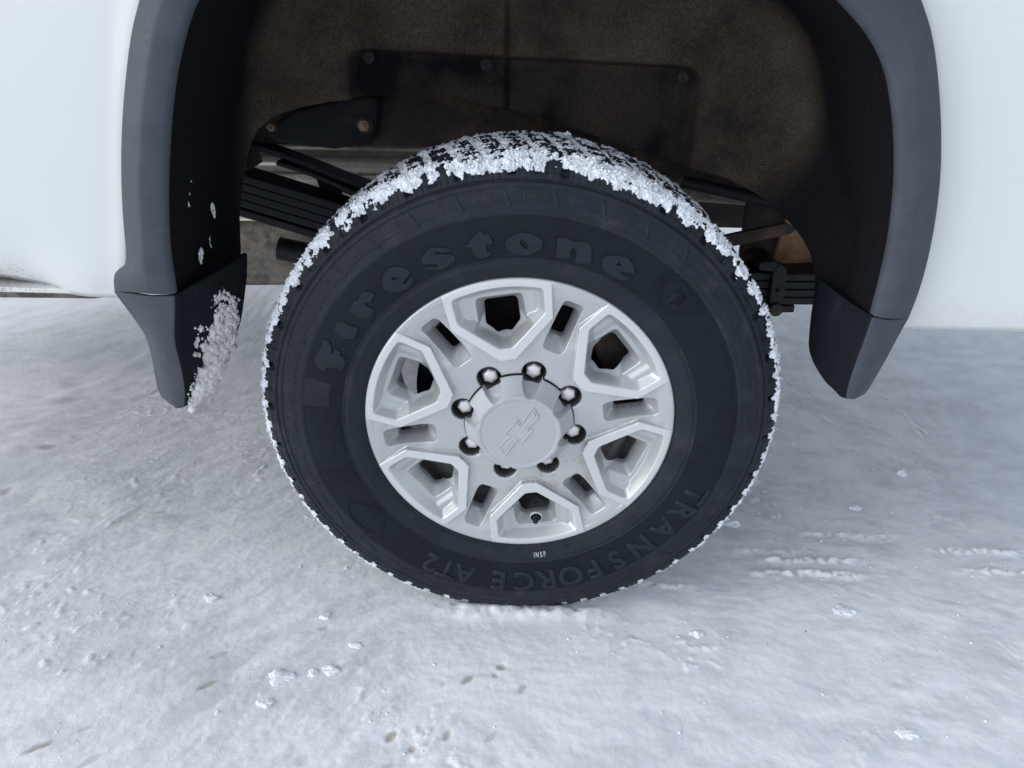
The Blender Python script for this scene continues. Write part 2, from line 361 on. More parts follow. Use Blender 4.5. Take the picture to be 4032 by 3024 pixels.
# liner
LOW = [(-.478,.60),(-.476,.66),(-.472,.72),(-.465,.775),(-.447,.810),(-.40,.832),(-.30,.851),(-.2,.855),(-.12,.85),(-.037,.838),(.02,.823),(.09,.803),(.209,.769),(.30,.745),(.38,.727),(.425,.70),(.452,.665),(.466,.63),(.470,.60)]
LI = resample([(-.489,.600)]+[(x*1.012, z+.004) for x, z in INN]+[(.490,.600)], 560, 2)
LL = resample(LOW, 560, 1)
nb, ns = 60, 170
D = np.linalg.norm(LL-LI, axis=1)
zz = LI[:, 1]
yend = np.where(LI[:, 0] < 0, .150+.080*sst(.68, .95, zz), .070+.160*sst(.66, .88, zz))
rows3 = []
for j in range(nb):
    s = j/(nb-1); bulge = .006*math.sin(s*math.pi)
    p = LI+(LL-LI)/np.maximum(D, 1e-4)[:, None]*(bulge-.004)*np.minimum(1, D/.03)[:, None]
    rows3.append(v3(p, -.042+(yend+.042)*s))
for j in range(1, ns+1):
    s = j/ns; d = D*s; r_ = .075
    y = yend+np.sqrt(np.maximum(r_*r_-np.maximum(r_-d, 0)**2, 0))*.85
    rows3.append(v3(LI+(LL-LI)*s, y))
A = np.stack(rows3, 1)
X_, Y_, Z_ = A[..., 0], A[..., 1], A[..., 2]
# recessed rectangular shelf in the back wall, and the centre seam
def rbox(x, z, cx, cz, hx, hz, r):
    qx = np.abs(x-cx)-hx+r; qz = np.abs(z-cz)-hz+r
    return np.hypot(np.maximum(qx, 0), np.maximum(qz, 0))+np.minimum(np.maximum(qx, qz), 0)-r
topz = .928-.018*(X_+.29)/.57
inset = rbox(X_, Z_+(.928-topz), -.004, .70, .291, .228, .03)
wall = (np.arange(A.shape[1]) >= nb)[None, :]
Y_ = Y_+np.where(wall, .030*(1-sst(-.008, .002, inset)), 0)
Y_ = Y_+np.where(wall, .010*np.exp(-((X_+.034)/.0035)**2)*(1), 0)+np.where(wall, .006*(X_ > -.034), 0)
Y_ = Y_+.004*fbm(X_*9, Y_*9, Z_*9, 4)
A = np.stack([X_, Y_, Z_], -1)
lme = mesh_np('wheel_arch_liner', A.reshape(-1, 3), grid_quads(A.shape[0], A.shape[1], flip=True).reshape(-1, 4))
fb = fbm(X_*5, Z_*5, X_*0+2, 4)
clean = np.where(wall, .62*(1-sst(-.02, .01, inset))*(.9+.6*fb), 0)+(1-sst(.17, .27, Y_))*.95+.5*sst(.05, .5, fb)
ca_ = lme.attributes.new('clean', 'FLOAT', 'POINT'); ca_.data.foreach_set('value', np.clip(clean, 0, 1).astype(np.float32).ravel())
liner = obj('wheel_arch_liner', lme, LINER, truck)
md = liner.modifiers.new('t', 'SOLIDIFY'); md.thickness = .006; md.offset = -1
for (x, z) in [(-.262,.914),(-.068,.906),(.258,.893)]:
    bm = bmesh.new()
    pr = [(0, .0),(.003,-.0010),(.0045,-.003),(.0062,-.003),(.0075,-.0015),(.0095,-.0015),(.0105,.001)]
    rg = [[bm.verts.new((x+r_*math.cos(k*math.pi/10), .311+y, z+r_*math.sin(k*math.pi/10))) for k in range(20)] for r_, y in pr[1:]]
    c = bm.verts.new((x, .311, z))
    for k in range(20): bm.faces.new((c, rg[0][k], rg[0][(k+1) % 20]))
    for a, b in zip(rg, rg[1:]):
        for k in range(20): bm.faces.new((a[k], b[k], b[(k+1) % 20], a[(k+1) % 20]))
    bmesh.ops.recalc_face_normals(bm, faces=bm.faces)
    f = bm_obj('fastener', bm, FAST, liner); f.location.y = -.004

# mud flaps
def flap(rowsO, rowsI, rowsW, side):
    n = 70
    O, I, W = (resample(p, n, 2) for p in (rowsO, rowsI, rowsW))
    Cc = lerp(O, I, .62); Cc[:, 1] = np.minimum(O[:, 1], I[:, 1])-.003
    seq = [O+np.array([0, .03, 0]), O, lerp(O, Cc, .5), Cc, lerp(Cc, I, .85), I]
    I2 = lerp(I, W, .06)
    seq += [I2]+[lerp(I2, W, t)+np.array([side*.004*math.sin(t*math.pi), 0, 0]) for t in np.linspace(.1, 1, 14)]
    A = np.stack(seq, 1)
    me = mesh_np('mud_flap', A.reshape(-1, 3), grid_quads(n, len(seq), flip=(side < 0)).reshape(-1, 4))
    o = obj('mud_flap', me, [PLAST, FLAPM], truck)
    mi = np.zeros((n-1, len(seq)-1), np.int32); mi[:, 5:] = 1
    me.polygons.foreach_set('material_index', mi.ravel())
    md = o.modifiers.new('t', 'SOLIDIFY'); md.thickness = .006; md.offset = -1
    return o
fL = flap([(-.578,-.035,.628),(-.566,-.035,.602),(-.548,-.035,.565),(-.546,-.035,.53),(-.549,-.035,.49),(-.549,-.035,.462),(-.541,-.035,.450),(-.525,-.035,.4445)],
     [(-.485,-.05,.629),(-.488,-.05,.61),(-.500,-.05,.56),(-.498,-.05,.525),(-.499,-.05,.485),(-.504,-.05,.458),(-.510,-.047,.446),(-.520,-.04,.4435)],
     [(-.432,.098,.644),(-.437,.098,.61),(-.450,.096,.56),(-.460,.088,.520),(-.478,.05,.487),(-.492,.01,.462),(-.505,-.02,.448),(-.518,-.035,.443)], 1)
fR = flap([(.5445,-.035,.615),(.538,-.035,.588),(.530,-.035,.55),(.521,-.035,.515),(.517,-.035,.500),(.513,-.035,.4915)],
     [(.486,-.05,.621),(.484,-.05,.59),(.480,-.05,.55),(.478,-.05,.515),(.479,-.05,.497),(.482,-.045,.489)],
     [(.462,.096,.626),(.457,.085,.59),(.456,.072,.55),(.458,.062,.512),(.470,.01,.488),(.479,-.030,.488)], -1)

# ------------------------------------------------------------------ undercarriage
def beam(name, top, th, y0, y1, m, parent, n=40, it=2):
    P = resample(top, n, it); t = np.gradient(P, axis=0); t /= np.linalg.norm(t, axis=1)[:, None]
    N = np.stack([-t[:, 1], t[:, 0]], 1)*-1
    th_ = th if np.isscalar(th) else np.interp(np.linspace(0, 1, n), np.linspace(0, 1, len(th)), th)[:, None]
    Q = P+N*th_*np.where(N[:, 1:2] < 0, 1, -1)
    bm = bmesh.new(); ring = []
    for i in range(n):
        ring.append([bm.verts.new((x, y, z)) for (x, z), y in ((P[i], y0), (P[i], y1), (Q[i], y1), (Q[i], y0))])
    for a, b in zip(ring, ring[1:]):
        for k in range(4): bm.faces.new((a[k], a[(k+1) % 4], b[(k+1) % 4], b[k]))
    bm.faces.new(ring[0]); bm.faces.new(ring[-1][::-1])
    bmesh.ops.recalc_face_normals(bm, faces=bm.faces)
    return bm_obj(name, bm, m, parent, False, .0025)
spring = empty('leaf_spring', (0, 0, 0), truck)
ctr = [(-.85,.80),(-.70,.745),(-.551,.699),(-.40,.655),(-.25,.612),(0,.560),(.25,.532),(.48,.521),(.62,.522),(.85,.56)]
ends = [(0, 99), (0, 99), (-.78, .75), (-.74, .66), (-.70, .565)]
for i in range(5):
    th = .0155; off = -i*.0170
    cp = [(x, z+off-.0035*(i == 4)) for x, z in ctr if ends[i][0] <= x <= ends[i][1] or i < 2]
    if i >= 2: cp = [(ends[i][0], np.interp(ends[i][0], [c[0] for c in ctr], [c[1] for c in ctr])+off)]+cp+[(ends[i][1], np.interp(ends[i][1], [c[0] for c in ctr], [c[1] for c in ctr])+off)]
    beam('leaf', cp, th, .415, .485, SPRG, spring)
prism('clamp', [(.500,.535),(.512,.548),(.528,.535),(.532,.470),(.505,.462)], .398, .414, SPRG, spring, .002)
prism('clamp', [(.470,.549),(.500,.553),(.520,.540),(.520,.529),(.472,.533)], .400, .49, SPRG, spring, .002)
tube('bolt', (.519,.39,.452), (.519,.50,.452), .013, RAIL, spring)
tube('bolt', (.517,.392,.492), (.517,.40,.492), .004, DARK, spring, 8)
prism('clamp', [(-.60,.745),(-.53,.735),(-.525,.705),(-.60,.722)], .405, .49, SPRG, spring, .002)
overload = empty('helper_spring', (0, 0, 0), truck)
beam('leaf', [(-.53,.752),(-.479,.742),(-.304,.674),(-.15,.63)], .012, .43, .48, SPRG, overload)
beam('leaf', [(-.475,.722),(-.40,.700),(-.304,.655),(-.15,.612)], .009, .42, .47, SPRG, overload)
prism('spring_seat', [(-.42,.69),(-.40,.70),(-.33,.68),(-.31,.64),(-.33,.60),(-.345,.645),(-.37,.655),(-.385,.61),(-.40,.62)], .47, .50, DARK, truck, .002)
# frame rail
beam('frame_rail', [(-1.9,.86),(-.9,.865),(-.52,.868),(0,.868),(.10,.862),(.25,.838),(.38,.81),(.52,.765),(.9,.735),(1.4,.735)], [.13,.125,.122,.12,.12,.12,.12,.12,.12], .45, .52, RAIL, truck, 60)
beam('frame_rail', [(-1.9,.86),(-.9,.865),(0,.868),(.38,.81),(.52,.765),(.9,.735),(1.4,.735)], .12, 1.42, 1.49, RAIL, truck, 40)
prism('crossmember', [(.57,.62),(.66,.62),(.66,.74),(.57,.74)], .52, 1.42, RAIL, truck, .002)
br = prism('spring_bracket', [(-.475,.775),(-.452,.80),(-.413,.82),(-.36,.833),(-.32,.843),(-.265,.845),(-.272,.80),(-.285,.762),(-.33,.757),(-.353,.752),(-.403,.757),(-.453,.762)], .385, .45, DARK, truck, .006)
for (x, z, rr) in [(-.293,.796,.0105), (-.462,.790,.007)]:
    b = tube('bolt', (x, .372, z), (x, .39, z), rr, RUST, br, 6)
    w_ = tube('washer', (x, .381, z), (x, .386, z), rr*1.45, RAIL, br, 20)
    tube('bolt_end', (x, .364, z), (x, .374, z), rr*.5, TANK, br, 12)
# right side bracket work
prism('shackle_bar', [(.34,.560),(.423,.583),(.520,.608),(.532,.618),(.508,.629),(.423,.609),(.34,.588)], .40, .412, RAIL, truck, .002)
prism('hanger_plate', [(.462,.480),(.545,.482),(.560,.62),(.580,.72),(.455,.74),(.458,.60)], .50, .515, RAIL, truck, .002)
prism('crossmember', [(.05,.474),(.607,.473),(.607,.70),(.05,.70)], .92, .98, RAIL, truck, .002)
prism('hanger_bracket', [(.520,.480),(.690,.485),(.690,.60),(.660,.66),(.60,.70),(.545,.68),(.535,.575)], .49, .505, RUST, truck, .003)
tube('bump_stop', (.47,.455,.66), (.47,.455,.72), .03, DARK, truck)
tube('exhaust_hanger', (.30,.42,.70), (.50,.40,.665), .012, SPRG, truck)
tube('tailpipe', (.20,.62,.66), (1.2,.66,.60), .036, TANK, truck)
# silencer and tank seen left of the tyre
mr = [(0, 0), (0, .09)]
for k in range(9):
    t = .05+.1*k; mr += [(t, .105), (t+.035, .105), (t+.042, .099), (t+.058, .099), (t+.065, .105)]
mr += [(1, .09), (1, 0)]
def ribbed(name, x0, x1, y, z, hy, hz, m, ribs, parent):
    """horizontal can lying along X with stepped ribs running along it"""
    n = 320; a = np.linspace(0, 2*np.pi, n, endpoint=False); xs = [x0, x0+.006, x1-.006, x1]; rr = [.9, 1, 1, .9]
    prof = 1+ribs*np.tanh(3*np.sin(a*19))
    V = np.stack([np.stack([np.full(n, x), y+hy*prof*np.cos(a)*k, z+hz*prof*np.sin(a)*k], 1) for x, k in zip(xs, rr)], 1)
    return obj(name, mesh_np(name, V.reshape(-1, 3), grid_quads(n, 4, wrap=True, flip=True).reshape(-1, 4)), m, parent)
ribbed('silencer', -1.3, -.22, .80, .625, .12, .115, MUFF, .018, truck)
prism('fuel_tank', [(-1.9,.26),(-1.15,.270),(-1.02,.290),(-.729,.318),(-.40,.328),(-.385,.36),(-.39,.50),(-1.9,.50)], .80, 1.20, TANK, truck, .02, True)
beam('tank_strap', [(-1.6,.515),(-.40,.512)], .012, .785, .83, MUFF, truck, 8, 0)
tube('sway_link', (-.555,.60,.492), (-.38,.60,.458), .026, SPRG, truck)
# axle, brake, hub
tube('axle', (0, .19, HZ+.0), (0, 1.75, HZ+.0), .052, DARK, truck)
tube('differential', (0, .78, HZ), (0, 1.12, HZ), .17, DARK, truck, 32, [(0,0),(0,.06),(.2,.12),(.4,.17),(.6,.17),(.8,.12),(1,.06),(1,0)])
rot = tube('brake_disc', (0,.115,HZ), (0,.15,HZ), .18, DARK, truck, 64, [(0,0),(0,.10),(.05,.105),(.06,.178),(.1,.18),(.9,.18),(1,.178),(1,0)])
prism('brake_caliper', [(.10,HZ+.14),(.13,HZ+.155),(.175,HZ+.11),(.20,HZ+.04),(.20,HZ-.05),(.14,HZ-.05),(.14,HZ+.05)], .075, .19, RAIL, truck, .008)
ftyre = tube('far_tyre', (0,1.72,HZ+.005), (0,1.98,HZ+.005), .40, RUBB, truck, 64, [(0,0),(0,.36),(.08,.395),(.2,.405),(.8,.405),(.92,.395),(1,.36),(1,0)])

# ------------------------------------------------------------------ WHEEL (origin at the hub)
wheel = empty('wheel', (0, 0, HZ), truck)
PHI0 = -9.539; LPHI = -31.795
# --- rim face: relief over a polar grid
nr, na = 232, 1500
rr_ = np.linspace(.058, .2475, nr); aa = np.linspace(0, 2*np.pi, na, endpoint=False)
AA, RR = np.meshgrid(aa, rr_, indexing='ij')
rm = RR*1000
def fold(a0, n):
    st_ = 2*np.pi/n; k = np.round((AA-a0)/st_); d = AA-a0-k*st_
    return rm*np.sin(d), rm*np.cos(d), k.astype(int) % n
u, v, kf = fold(R(PHI0), 6); au = np.abs(u)
def hp(x, y, p, q):                                          # signed distance to the line p-q, positive to its right
    dx, dy = q[0]-p[0], q[1]-p[1]; L_ = math.hypot(dx, dy); return ((x-p[0])*dy-(y-p[1])*dx)/L_
sd_out = np.maximum.reduce([115.3-v, hp(au, v, (12.5,115.3), (77,175)), hp(au, v, (77,175), (82,231))])
sd_in = smax(smax(134.5-v, hp(au, v, (10,134.5), (66.5,184)), 2.5), smax(hp(au, v, (66.5,184), (69.5,222)), rm-234.5, 7), 3.5)
sd_h = smax(smax(150-v, hp(au, v, (11,150), (28.5,169)), 3), smax(smax(au-28.5, hp(au, v, (28.5,169), (26.5,198)), 4), v-204.5, 9), 3)
s = -sd_in
# spoke surface
base = np.interp(rm, [58, 86.8, 87.8, 89, 104, 118, 150, 200, 226, 238, 243.5, 246, 247.5], [16, 15, 9.2, 8.5, 8.5, 8.0, 6.5, 5.5, 3.0, 1.2, .8, 2.0, 6.0])
lipf = np.interp(rm, [0, 240, 243.5, 246, 247.5], [0, 0, .5, 2.0, 6.0])
# slot pockets between the frames
us, vs, ks = fold(R(PHI0+30), 6); aus = np.abs(us)
def rb(x, y, cx, cy, hx, hy, r):
    qx = np.abs(x-cx)-hx+r; qy = np.abs(y-cy)-hy+r
    return np.hypot(np.maximum(qx, 0), np.maximum(qy, 0))+np.minimum(np.maximum(qx, qy), 0)-r
w_s = 17.5-1.5*sst(150, 220, vs)
sl_o = rb(us*17.5/w_s, vs, 0, 178.5, 17.5, 43.5, 9)
sl_h = rb(us, vs, 0, 179, 11.6, 25.0, 6)
# broad scoop around slot
scoop = 3.2*(1-sst(-6, 12, rb(us, vs, 0, 185, 27, 34, 16)))
base = base+scoop*(rm < 240)
t_ = np.clip(-sl_o/(np.maximum(-sl_o, 0)+np.maximum(sl_h, 0)+1e-6), 0, 1)
slot_d = 26*(t_**.8)*(sl_o < 0)+np.where(sl_h < 0, 12*sst(0, -.7, sl_h), 0)
slot_d = slot_d-1.5*np.exp(-(sl_o/2.0)**2)*0
spoke = base+slot_d
# V valleys next to the frame plates
spoke = spoke+2.2*np.exp(-np.maximum(sd_out, 0)/9)*sst(0, 1.6, sd_out)*(rm < 236)
# frame plates and pockets
plate = lipf+.35*(1-sst(0, 1.6, -sd_out))
lob = 13.5+.06*(230-v)
wall_d = 1.0*sst(0, 1.8, s)+np.maximum(s-.6, 0)*1.55
floor = smin(wall_d, lob*np.ones_like(s)+5*sst(52, 40, au), 1.3)
side = 40-np.maximum(sd_h, 0)*1.9
side = np.where(sd_h < 0, 40+10*sst(0, -.7, sd_h), side)
side_out = 40-np.maximum(v-204.5, 0)*1.35-np.maximum(au-28.5, 0)*1.9
pocket = smax(floor, np.minimum(side, wall_d+14*sst(0, 10, s)*(1-sst(158, 185, v))), 1.3)
framed = np.where(s > 0, pocket+lipf*.0, plate)
fr = sd_out < 0
depth = np.where(fr, framed, spoke)
depth = depth+1.3*np.exp(-((sd_out)/.75)**2)*(rm < 245)*(rm > 112)
# lug pockets
_, _, kl = fold(R(LPHI), 8)
dl_ = AA-R(LPHI)-np.round((AA-R(LPHI))/(np.pi/4))*np.pi/4
lx = rm*np.sin(dl_); ly = rm*np.cos(dl_)
dl = np.hypot(lx, ly-92.0)-19.6
depth = depth+np.where(rm < 125, 34*(1-sst(-1.8, 0, dl))+1.0*(1-sst(0, 2.0, dl))*(dl > 0), 0)
Yr = depth/1000
XX, ZZ = RR*np.sin(AA), RR*np.cos(AA)
hole = ((sd_h < -.7) & fr & (s > 0)) | ((sl_h < -.7) & ~fr)
for sdf, on in ((sd_h, fr), (sl_h, ~fr)):                    # snap the cut edge onto the outline
    gr = np.gradient(sdf, axis=1)/np.gradient(rm, axis=1); gt = np.gradient(sdf, axis=0)/(rm*(aa[1]-aa[0]))
    nn = np.maximum(gr*gr+gt*gt, .25); mv = np.where(hole & on, np.clip((-.7-sdf)/1000, -.0025, .0025), 0)
    XX = XX+mv*(gr*np.sin(AA)+gt*np.cos(AA))/nn; ZZ = ZZ+mv*(gr*np.cos(AA)-gt*np.sin(AA))/nn
co_ = np.stack([XX, Yr, ZZ], -1).reshape(-1, 3)
Q = grid_quads(na, nr, wrap=True)                            # (na, nr-1, 4)
q = Q.reshape(-1, 4)
hv = hole.ravel(); keep = ~hv[q].all(1)
frv = (sd_out.ravel()[q].mean(1) < -.05)
kq = kf.ravel()[q[:, 0]]
def sub(mask):
    qq = q[mask]; ids, inv = np.unique(qq, return_inverse=True)
    return co_[ids], inv.reshape(-1, 4)
c_, q_ = sub(keep & ~frv)
me = mesh_np('rim', c_, q_); rim = obj('rim', me, [SILV, DUST_SHADE], wheel)
cen = c_[q_].mean(1); me.polygons.foreach_set('material_index', ((cen[:, 1] > .0125) & (np.hypot(cen[:, 0], cen[:, 2]) < .113)).astype(np.int32))  # deep lug-pocket faces take the dusty colour with painted shade
for k in range(6):
    c_, q_ = sub(keep & frv & (kq == k))
    me = mesh_np('rim_window_frame', c_, q_)
    o = obj('rim_window_frame', me, [SILV, SILVF], wheel)
    cen = c_[q_].mean(1); rad = np.hypot(cen[:, 0], cen[:, 2])
    me.polygons.foreach_set('material_index', ((cen[:, 1] < .0022) & (rad < .2462)).astype(np.int32))
# barrel and its inner lip
def lathe(name, prof, m, parent, n=160, flip=False):
    p = np.array(prof); a = np.linspace(0, 2*np.pi, n, endpoint=False)
    V = np.stack([np.outer(np.sin(a), p[:, 0]), np.tile(p[:, 1], (n, 1)), np.outer(np.cos(a), p[:, 0])], -1)
    return obj(name, mesh_np(name, V.reshape(-1, 3), grid_quads(n, len(p), wrap=True, flip=flip).reshape(-1, 4)), m, parent)
lathe('rim_barrel', [(.2465,.006),(.243,.012),(.236,.030),(.232,.04),(.214,.055),(.207,.075),(.209,.11),(.220,.19),(.228,.235),(.236,.25)], BARR, wheel)
lathe('hub', [(.0,.046),(.05,.046),(.062,.046),(.085,.046),(.115,.050),(.118,.075),(.10,.12)], DARK, wheel, 64)
# --- centre cap
ncr, nca = 110, 900
cr = np.linspace(0, .0872, ncr); ca = np.linspace(0, 2*np.pi, nca, endpoint=False); CA, CR = np.meshgrid(ca, cr, indexing='ij'); cm = CR*1000
prof = np.interp(cm, [0, 55, 58.5, 59.8, 61.0, 63.0, 65.0, 66.5, 68.5, 74, 80, 86.2, 87.2], [-26.2, -26.2, -26.0, -26.2, -27.6, -28.1, -27.6, -26.2, -22.5, -14.5, -6.5, 1.6, 4.5])
dl_ = CA-R(LPHI)-np.round((CA-R(LPHI))/(np.pi/4))*np.pi/4
lx = np.abs(cm*np.sin(dl_)); ly = cm*np.cos(dl_)
nd = np.where(ly < 86, np.hypot(lx, np.maximum(86-ly, 0)*.78), lx)
notch = -27+17*sst(17.6, 15.2, nd)+27*sst(65, 81, ly)*sst(17.4, 14.8, nd)
prof = np.where(cm > 58, smax(prof, notch, .8), prof)
capcut = (notch > 9.5)&(cm > 70)
co_ = np.stack([CR*np.sin(CA), prof/1000, CR*np.cos(CA)], -1)
q = grid_quads(nca, ncr, wrap=True).reshape(-1, 4); q = q[~capcut.ravel()[q].all(1)]
cap = obj('centre_cap', mesh_np('centre_cap', co_.reshape(-1, 3), q), CAPM, wheel)
# cross-shaped emblem pressed into the cap
eo = [(20.6,49.7),(29.9,32.3),(15.3,12.0),(21.4,8.8),(3.1,-18.9),(-3.5,-11.8),(-22.4,-42.3),(-31.3,-23.4),(-13.8,-4.9),(-22.9,-.1),(-4.3,26.9),(2.3,18.3)]
cx, cz = np.mean(eo, 0); eo = [(x-cx, z-cz) for x, z in eo]
eo = [((eo[i][0]-eo[(i+6) % 12][0])/2, (eo[i][1]-eo[(i+6) % 12][1])/2) for i in range(12)]
def inset(poly, d):
    n = len(poly); out = []
    for i in range(n):
        p0, p1, p2 = (Vector(poly[(i+j-1) % n]) for j in range(3))
        e1 = (p1-p0).normalized(); e2 = (p2-p1).normalized(); n1 = Vector((e1.y, -e1.x)); n2 = Vector((e2.y, -e2.x))
        b = (n1+n2); den = max(.25, 1+n1.dot(n2)); out.append(tuple(p1+b*(d/den)))
    return out
loops = [(eo, -26.15), (inset(eo, .35), -27.9), (inset(eo, .8), -28.0), (inset(eo, 3.4), -26.6), (inset(eo, 3.7), -27.8)]
area = sum(eo[i][0]*eo[(i+1) % 12][1]-eo[(i+1) % 12][0]*eo[i][1] for i in range(12))
if Vector(loops[2][0][0]).length > Vector(eo[0]).length: loops = [(eo, -26.15), (inset(eo, -.35), -27.9), (inset(eo, -.8), -28.0), (inset(eo, -3.4), -26.6), (inset(eo, -3.7), -27.8)]
bm = bmesh.new(); rg = [[bm.verts.new(((x+cx)/1000, y/1000, (z+cz)/1000)) for x, z in lp] for lp, y in loops]
for a, b in zip(rg, rg[1:]):
    for k in range(12): bm.faces.new((a[k], a[(k+1) % 12], b[(k+1) % 12], b[k]))
tri = tessellate_polygon([[Vector((x, z, 0)) for x, z in loops[-1][0]]])
for t in tri:
    try: bm.faces.new([rg[-1][i] for i in t])
    except ValueError: pass
bmesh.ops.recalc_face_normals(bm, faces=bm.faces)
bm_obj('emblem', bm, CAPM, wheel, False, .0002)
# --- lug nuts, one built and seven copied
bm = bmesh.new(); hexr = .0127; rings = []
for (y, r_, six) in [(.052, hexr, 1), (.0195, hexr, 1), (.0178, .0110, 1), (.0166, .0080, 0), (.0160, .0045, 0)]:
    ring = []
    for k in range(24):
        a = k*2*math.pi/24
        rad = r_
        if six: rad = r_*math.cos(math.pi/6)/math.cos(((a+math.pi/6) % (math.pi/3))-math.pi/6)
        ring.append(bm.verts.new((rad*math.cos(a), y, rad*math.sin(a))))
    rings.append(ring)
for a, b in zip(rings, rings[1:]):
    for k in range(24): bm.faces.new((a[k], a[(k+1) % 24], b[(k+1) % 24], b[k]))
c = bm.verts.new((0, .0158, 0))
for k in range(24): bm.faces.new((rings[-1][k], rings[-1][(k+1) % 24], c))
bmesh.ops.recalc_face_normals(bm, faces=bm.faces)
lug = bm_obj('lug_nut', bm, CHROM, wheel, True)
try: lug.data.set_sharp_from_angle(angle=R(28))
except Exception: pass
random.seed(3)
for k in range(8):
    o = lug if k == 0 else lug.copy()
    if k: C.objects.link(o); o.parent = wheel
    a = R(LPHI+45*k); o.location = (.090*math.sin(a), .001, .090*math.cos(a)); o.rotation_euler = (0, random.uniform(-.5, .5), 0)
# --- valve
a = R(170.2); rv = .196
vx, vz = rv*math.sin(a), rv*math.cos(a)
vp = lathe('valve_hole', [(.0, .0), (.0088, .0), (.0098, .0), (.0102, .0005), (.0106, .003)], DARK, wheel, 32); vp.location = (vx, .0125, vz-.001)
lathe('valve_collar', [(.0092, .0015), (.0096, -.0008), (.0104, -.0008), (.0110, .003)], SILVF, wheel, 32).location = (vx, .0118, vz-.001)
tube('valve_stem', (vx, .014, vz-.001), (vx-.001, .001, vz-.003), .0042, RUBB, wheel, 16, [(0,0),(0,.006),(.3,.0055),(.45,.004),(.5,.0047),(.95,.0047),(1,.004),(1,0)])

# --- tyre
SP = np.array([(.2440,.0130),(.2452,.0065),(.2475,.0035),(.2505,.0015),(.256,-.002),(.264,-.0055),(.2705,-.0080),(.278,-.0092),(.300,-.0125),(.320,-.0130),(.340,-.0110),(.355,-.0075),(.372,-.0020),(.3765,-.0002),(.385,.0030),(.398,.0085),(.4075,.0150),(.4135,.0240),(.4165,.0350)])
def yside(r): return np.interp(r, SP[:, 0], SP[:, 1])
# smooth cubic-like profile in arc length
def prof_pts():
    a = resample(SP, 210, 1)
    b = [(.4165+.0035*math.sin(math.pi*t), .035+.18*t) for t in np.linspace(0, 1, 90)[1:]]
    c = [(.4165,.215),(.4135,.226),(.4075,.235),(.398,.242),(.372,.252),(.340,.262),(.300,.264),(.264,.258),(.246,.248)]
    c = resample(c, 26, 1)[1:]
    return np.concatenate([a, np.array(b), c]), 210, 210+89
TP, iS, iT = prof_pts(); nt_ = 1900; nsec = len(TP)
tg = np.gradient(TP, axis=0); tg /= np.linalg.norm(tg, axis=1)[:, None]; TN = np.stack([tg[:, 1], -tg[:, 0]], 1)   # outward
ta = np.linspace(0, 2*np.pi, nt_, endpoint=False)
TA, JJ = np.meshgrid(ta, np.arange(nsec), indexing='ij')
TR = TP[JJ, 0]; TY = TP[JJ, 1]
deg = np.degrees(TA)
H = np.zeros_like(TR)
NB = 68
ph = (deg/360*NB+.35) % 1.0                                  # one shoulder block per unit
blk = np.minimum(sst(.0, .05, ph), 1-sst(.66, .71, ph))      # block body, groove elsewhere
odd = (np.floor(deg/360*NB+.35) % 2)
rmm = TR*1000
side = JJ < iS
# inner bead band steps
H += np.where(side, .0009*(1-sst(271.5, 273, rmm))*sst(252, 254, rmm), 0)
H += np.where(side, -.0012*np.exp(-((rmm-276)/1.1)**2), 0)
# text band sits lower, bordered
H += np.where(side, -.0007*sst(278, 279.5, rmm)*(1-sst(341, 343, rmm)), 0)
H += np.where(side, .0011*np.exp(-((rmm-346)/2.0)**2)*.6, 0)
# shield panels and long wedge panels beside the lettering
def wedge(a0, a1, r0, r1):
    e = np.minimum(np.minimum((deg-a0)*3.2, (a1-deg)*3.2), np.minimum(rmm-r0, r1-rmm)+0*deg); return e
for a0, a1 in ((282.5, 279.0), (258, 276.5), (248, 256), (84, 101), (61, 80)):
    if a1 < a0: a0, a1 = a1, a0
    e = wedge(a0, a1, 284, 334)
    H += np.where(side, .0009*sst(0, 1.5, e)-.0009*np.exp(-((e)/1.0)**2)*0, 0)
# fine ribbing of the text band
H += np.where(side & (rmm > 279) & (rmm < 342), .00028*np.sin(deg*2*np.pi/.55), 0)
# ladder marks
lp = (deg/360*34+.35) % 1.0
cell = np.maximum(np.abs(lp-.5)-.17, 0)*62*1.0
dbx = np.maximum(np.abs(lp-.5)*66-10, np.abs(rmm-366.5)-6)
H += np.where(side, .0010*np.exp(-(dbx/1.0)**2), 0)
dbx2 = np.maximum(np.abs(lp-.5)*66-8, np.abs(rmm-366.5)-4)
H += np.where(side, .0010*(1-sst(-.8, .4, dbx2)), 0)
H += np.where(side, .0012*np.exp(-((rmm-354-4*sst(.0, .14, lp)+4*sst(.86, 1., lp))/1.0)**2), 0)
lp2 = (deg/360*34+.85) % 1.0
H += np.where(side & (rmm > 352) & (rmm < 374), .0016*np.exp(-(((lp2-.5)*66+(rmm-363)*.35)/1.1)**2), 0)
# protector ring with grooves both sides
H += np.where(side, .0022*sst(375.5, 377.5, rmm)*(1-sst(382, 384, rmm)), 0)
H += np.where(side, -.0020*np.exp(-((rmm-385.5)/1.2)**2), 0)
# shoulder blocks
flank = sst(386, 388, rmm)*side
H += flank*(.0012-.0014*np.exp(-((ph-.18)/.03)**2)-.0014*np.exp(-((ph-.45)/.03)**2)-.0012*np.exp(-((rmm-396)/1.0)**2))
deep = np.where(odd > 0, 1.0, .45)
H -= .0095*(1-blk)*sst(389, 398, rmm)*side*deep
